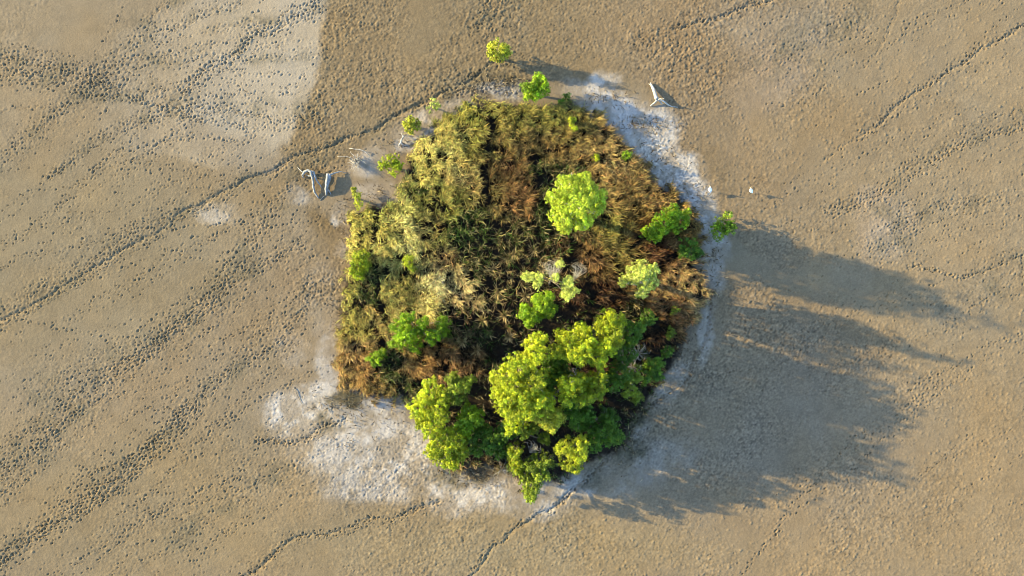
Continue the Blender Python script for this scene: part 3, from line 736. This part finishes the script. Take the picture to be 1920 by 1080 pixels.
tree("small_bush", "small yellow green bush in the golden reeds right of the left trail",
     [(764,488,12,2.4),(771,502,10,2.1)], (772,495), LIME, "bush", G3, puff=.24)
tree("thin_bush", "narrow yellow green bush at the upper left corner of the reeds",
     [(664,356,8,1.7),(668,369,11,1.8),(671,384,10,1.7)], (674,376), YELL, "bush", G2, puff=.22, leaf=.07, sparse=.2)
tree("shore_bush", "loose yellow green bush right of the brushwood pile on the left shore",
     [(732,302,17,1.7),(737,320,15,1.6),(718,311,12,1.4),(744,310,12,1.5)], (738,314), LIME, "bush", G2, puff=.22, leaf=.07, sparse=.15)
tree("shore_bush", "small yellow green bush on the upper left shore above the bleached root",
     [(772,229,16,1.3),(769,243,12,1.2),(760,233,10,1.1),(781,236,10,1.1)], (774,238), YELL, "bush", G2, puff=.22, leaf=.07)
tree("shore_bush", "wispy pale yellow bush highest on the upper left shore",
     [(816,190,11,1.3),(808,204,11,1.2),(820,200,9,1.1)], (815,202), PALE, "bush", G2, puff=.2, leaf=.065, sparse=.4)
tree("lone_sapling", "lone yellow sapling on the mud at the very top, casting a long shadow",
     [(934,90,18,3.1),(946,93,13,2.9),(924,101,12,2.4),(951,99,9,2.2),(922,88,10,2.5),(936,107,10,2.0)], (947,108), YELL, "tree", G2, puff=.22, leaf=.07, bark=M_PALEBARK, sparse=.1)
tree("shore_tree", "bright green small tree at the top shore of the island",
     [(1011,148,15,3.2),(989,165,14,2.9),(1020,164,15,3.0),(990,180,10,2.2),(1007,176,14,2.6),(1002,160,14,3.1)], (1006,176), GREEN, "tree", G2, puff=.26)
tree("low_bush", "tiny dark green bush right of the bright top shore tree",
     [(1062,180,9,1.0),(1053,191,8,.9)], (1057,188), DEEP, "bush", G2, puff=.2, leaf=.07)
tree("small_bush", "small lime bush in the top reeds with two stacked heads",
     [(1072,226,9,2.2),(1077,241,9,2.1)], (1074,240), LIME, "bush", G3, puff=.22)
tree("small_bush", "tiny lime bush in the brown reeds left of the blue-grey salt",
     [(1118,296,8,2.0)], (1116,300), LIME, "bush", G3, puff=.2)
tree("small_bush", "small green bush at the reed edge against the salt flat on the upper right",
     [(1175,291,10,1.9),(1170,296,7,1.6)], (1170,297), GREEN, "bush", G3, puff=.2)
for (u, v, r, z, lb) in [(1217,596,17,2.4,"dull green bush right of the finger-lobed tree"),(1259,624,11,1.4,"small yellow green bush nearest the right shore below the tan reeds"),
                         (1267,580,9,1.3,"tiny olive bush among the tan reeds on the right rim"),(1252,659,12,1.3,"small dull bush above the dim grove-edge bush"),(1205,610,12,1.8,"low olive bush between the finger-lobed tree and the dull green bush")]:
    tree("small_bush", lb, [(u, v, r, z), (u - 5, v + 7, r * .7, z * .8)], (u - 4, v), OLIVE if r < 12 else DEEP, "bush", G3, puff=.2, leaf=.07)
print("crown tris", TRI[0])

# ------------------------------------------------------------------ dead wood
def at3(u, v, z): x, y = P(u, v, z); return Vector((x, y, z + gz(x, y)))
def deadwood(name, label, cat, limbs, mat=M_DEAD, n=8, group=None, fat=1.0):
    """limbs: lists of (u, v, z, r) in photograph pixels and metres"""
    u, v, z, r = limbs[0][0]
    x, y = P(u, v); zb = gz(x, y); o3 = Vector((x, y, zb))
    root = empty(name, o3, label, cat, group)
    for i, lm in enumerate(limbs):
        pts = []; rad = []
        for a, b in zip(lm[:-1], lm[1:]):
            for t in (0, .5):
                q = [a[k] + (b[k] - a[k]) * t for k in range(4)]
                pts.append(at3(*q[:3]) - o3 + (Vector(rng.normal(0, .02, 3)) if t else Vector((0, 0, 0)))); rad.append(q[3])
        pts.append(at3(*lm[-1][:3]) - o3); rad.append(lm[-1][3])
        V, F = tube(pts, [r_ * fat for r_ in rad], n)
        mesh_np("trunk" if i == 0 else "branch", V, F, mat, root, smooth=True)
    return root
deadwood("dead_snag", "left of two bleached dead snags, hooked at one end over two thin legs", "dead wood",
         [[(598,372,.04,.05),(590,361,.22,.08),(587,347,.32,.09),(586,333,.38,.10),(583,322,.42,.11),(577,319,.40,.10),(571,322,.32,.10),(567,328,.18,.07),(570,333,.06,.04)],
          [(584,322,.40,.09),(589,323,.40,.08),(591,331,.36,.08),(597,343,.22,.06),(603,352,.04,.03)],
          [(570,323,.30,.06),(564,320,.22,.04),(558,314,.12,.02)],[(586,331,.36,.06),(579,330,.24,.05),(573,328,.14,.03)]], M_GREYDEAD, fat=1.2)
deadwood("dead_snag", "right of two bleached dead snags, a thick split trunk with one sideways arm", "dead wood",
         [[(612,366,.05,.08),(612,354,.28,.13),(613,344,.36,.15),(615,334,.40,.16),(615,326,.38,.13)],
          [(615,346,.36,.09),(618,336,.40,.11),(619,326,.38,.10)],
          [(618,328,.38,.09),(626,325,.34,.06),(633,323,.26,.05),(641,322,.14,.03),(650,324,.05,.015)],[(614,354,.26,.07),(617,358,.16,.06),(621,365,.04,.03)],
          [(608,368,.05,.02),(604,371,.03,.03),(600,376,.02,.02)]], M_GREYDEAD, fat=1.2)
deadwood("dead_log", "white forked dead tree lying on the mud at the upper right shore", "dead wood",
         [[(1220,155,.10,.05),(1222,161,.18,.12),(1226,170,.30,.15),(1229,180,.42,.16),(1232,186,.48,.18)],
          [(1222,161,.18,.06),(1216,157,.10,.03)],[(1232,186,.46,.12),(1229,191,.3,.09),(1224,195,.16,.06),(1219,199,.05,.04)],
          [(1232,186,.46,.13),(1237,189,.36,.10),(1241,195,.08,.06)],[(1234,187,.46,.10),(1240,188,.55,.07),(1246,191,.45,.07),(1253,197,.2,.06),(1259,200,.06,.04),(1271,201,.05,.03)],
          [(1234,187,.5,.07),(1241,186,.85,.03),(1246,184,1.0,.015)]])
deadwood("dead_root", "small bleached curved root below the upper left shore bush", "dead wood",
         [[(748,273,.05,.05),(752,267,.3,.09),(754,260,.4,.08),(759,254,.3,.05)],[(752,268,.25,.07),(757,272,.12,.05),(768,275,.05,.03)],[(756,257,.35,.05),(753,250,.2,.03)]])
br = [[(694,292,.05,.03),(684,284,.22,.035),(673,280,.26,.035),(655,278,.12,.02)],[(668,300,.05,.03),(663,291,.4,.03),(657,284,.3,.012)],[(664,300,.05,.02),(650,293,.12,.02),(632,293,.04,.012)]]
for k in range(64):
    a = rng.uniform(0, 6.28); L_ = rng.uniform(5, 18)
    u0, v0 = 668 + rng.normal(0, 4), 303 + rng.normal(0, 4)
    br.append([(u0, v0, .03, .02), (u0 + math.cos(a) * L_ * .5, v0 + math.sin(a) * L_ * .5, rng.uniform(.25, .6), .014), (u0 + math.cos(a) * L_, v0 + math.sin(a) * L_, rng.uniform(.15, .75), .006)])
deadwood("brushwood", "tangle of thin bare grey twigs beside the loose bush on the left shore", "dead brush", br, M_TWIG, 5)
deadwood("stick", "thin grey stick lying on the white salt patch at lower left", "stick", [[(551,727,.05,.045),(556,738,.06,.05),(561,748,.05,.045),(566,757,.04,.025)]], M_BARK, 6, None, .6)
def dead_shrub(name, label, u, v, rpx, z, n, mat, spread=(0, 6.28), thick=.02):
    br = [[(u, v, 0, thick * 2), (u, v, z * .35, thick * 1.6)]]
    for k in range(n):
        a = rng.uniform(*spread); L_ = rpx * rng.uniform(.3, 1.15)
        zz = z * rng.uniform(.5, 1.1)
        br.append([(u, v, z * .2, thick), (u + math.cos(a) * L_ * .4, v - math.sin(a) * L_ * .4, zz * .75, thick * .8), (u + math.cos(a) * L_ * .85, v - math.sin(a) * L_ * .85, zz, thick * .5), (u + math.cos(a + .3) * L_, v - math.sin(a + .3) * L_, zz * .93, thick * .25)])
    return deadwood(name, label, "dead shrub", br, mat, 4)
dead_shrub("dead_shrub", "bare white shrub in the dark gap at the bottom of the grove", 994, 848, 22, 3.6, 30, M_DEAD, (-.3, 1.9), .022)
dead_shrub("dead_shrub", "larger grey dead shrub on the right edge of the grove, upper one", 1196, 662, 22, 2.6, 50, M_TWIG, (0, 6.28), .018)
dead_shrub("dead_shrub", "grey dead shrub on the right edge of the grove, lower one", 1186, 688, 18, 2.4, 40, M_TWIG, (0, 6.28), .018)
dead_shrub("dead_branches", "wider of two bunches of bare grey twigs rising through the half dead tree", 1036, 528, 38, 8.4, 80, M_TWIG, (.9, 2.1), .014)
dead_shrub("dead_branches", "narrower bunch of bare grey twigs rising right of the half dead tree", 1076, 524, 30, 8.2, 50, M_TWIG, (.5, 1.7), .014)
dead_shrub("dead_branches", "pale bare twigs on top of the tree below the finger-lobed tree", 1085, 712, 24, 8.3, 16, M_DEAD, (1.2, 3.4), .022)
dead_shrub("dead_shrub", "thin bare twigs on the mud at the bottom left of the lowest tree", 940, 880, 20, .9, 16, M_TWIG, (0, 6.28), .016)

# ------------------------------------------------------------------ dead plant litter along the shore
lu = []; lv = []
for (u, v, ru, rv, n) in [(1195,232,50,16,170),(1130,185,50,18,90),(1240,300,50,34,110),(1300,370,34,30,90),(880,885,34,14,150),(900,900,40,12,80),(650,755,60,24,160),(930,158,60,18,190),(760,270,40,16,80),(705,360,40,26,70),(1338,470,16,60,110),(645,430,10,60,80),(640,600,14,70,110),(720,800,90,50,110),(1290,640,26,60,110),(1180,820,22,60,90)]:
    lu.append(u + rng.normal(0, ru * .6, n)); lv.append(v + rng.normal(0, rv * .6, n))
lu = np.concatenate(lu); lv = np.concatenate(lv); n = len(lu)
lx, ly = (lu - 960) / PX, (540 - lv) / PX
la = rng.uniform(0, 6.28, n); ll = rng.uniform(.12, .55, n)
col = np.where(rng.random((n, 1)) < .6, lin(96, 74, 44), lin(150, 132, 100)) * np.exp(rng.normal(0, .3, (n, 1)))
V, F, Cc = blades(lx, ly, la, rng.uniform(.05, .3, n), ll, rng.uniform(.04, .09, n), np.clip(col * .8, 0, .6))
tag(mesh_np("plant_litter", V, F, M_REED, None, Cc), "scattered dead stalks and litter along the shore of the island", "litter", None, "stuff")

# ------------------------------------------------------------------ two egrets
def egret(u, v, head, label):
    x, y = P(u, v, .6); zb = gz(x, y)
    root = empty("egret", (x, y, zb), label, "bird", "egrets standing on the mud"); root.rotation_euler = (0, 0, head); root.scale = (.8, .8, .92)
    # continuous body: tail, body, folded neck, head (bird faces +x)
    sp = [(-.36,.50,.012,.05),(-.28,.54,.035,.08),(-.16,.60,.085,.11),(-.02,.65,.115,.13),(.10,.69,.10,.115),(.18,.75,.065,.07),(.21,.83,.042,.042),(.17,.91,.034,.034),(.18,.98,.034,.034),(.23,1.02,.042,.04),(.29,1.015,.034,.032),(.33,1.005,.014,.014)]
    V = []; F = []; n = 10
    for i, (px, pz, rv, rh) in enumerate(sp):
        a = sp[max(i - 1, 0)]; b = sp[min(i + 1, len(sp) - 1)]
        dx, dz = b[0] - a[0], b[1] - a[1]; l = math.hypot(dx, dz); dx /= l; dz /= l
        for k in range(n):
            t = 2 * math.pi * k / n
            V.append((px - dz * math.sin(t) * rv, math.cos(t) * rh, pz + dx * math.sin(t) * rv))
    for i in range(len(sp) - 1):
        for k in range(n): F.append((i * n + k, i * n + (k + 1) % n, (i + 1) * n + (k + 1) % n, (i + 1) * n + k))
    F.append(tuple(range(n - 1, -1, -1))); F.append(tuple(range((len(sp) - 1) * n, len(sp) * n)))
    mesh_np("body", V, F, M_FEATHER, root, smooth=True)
    for s in (-1, 1):                                        # folded wings lie along the flanks
        V, F = tube([(.14, .10 * s, .69), (.02, .135 * s, .66), (-.16, .12 * s, .60), (-.38, .04 * s, .50)], [.03, .07, .06, .012], 8)
        mesh_np("wing", V, F, M_FEATHER, root, smooth=True)
    V, F = tube([(.32, 0, 1.005), (.39, 0, .99), (.45, 0, .975)], [.015, .010, .003], 6); mesh_np("beak", V, F, M_BEAK, root, smooth=True)
    for s in (-1, 1):
        V, F = tube([(.0, .05 * s, .60), (.03, .05 * s, .42), (-.01, .05 * s, .24), (.0, .05 * s, .01), (.07, .05 * s, .0)], [.022, .012, .010, .009, .005], 6)
        mesh_np("leg", V, F, M_LEG, root, smooth=True)
egret(1331, 355, R(112), "left white egret standing on the mud nearer the salt edge")
egret(1408, 357, R(132), "right white egret standing further out on the open mud")
print("tris", sum(len(o.data.polygons) * (2 if o.name.startswith(("ground", "crown")) else 1) for o in bpy.data.objects if o.type == 'MESH'))
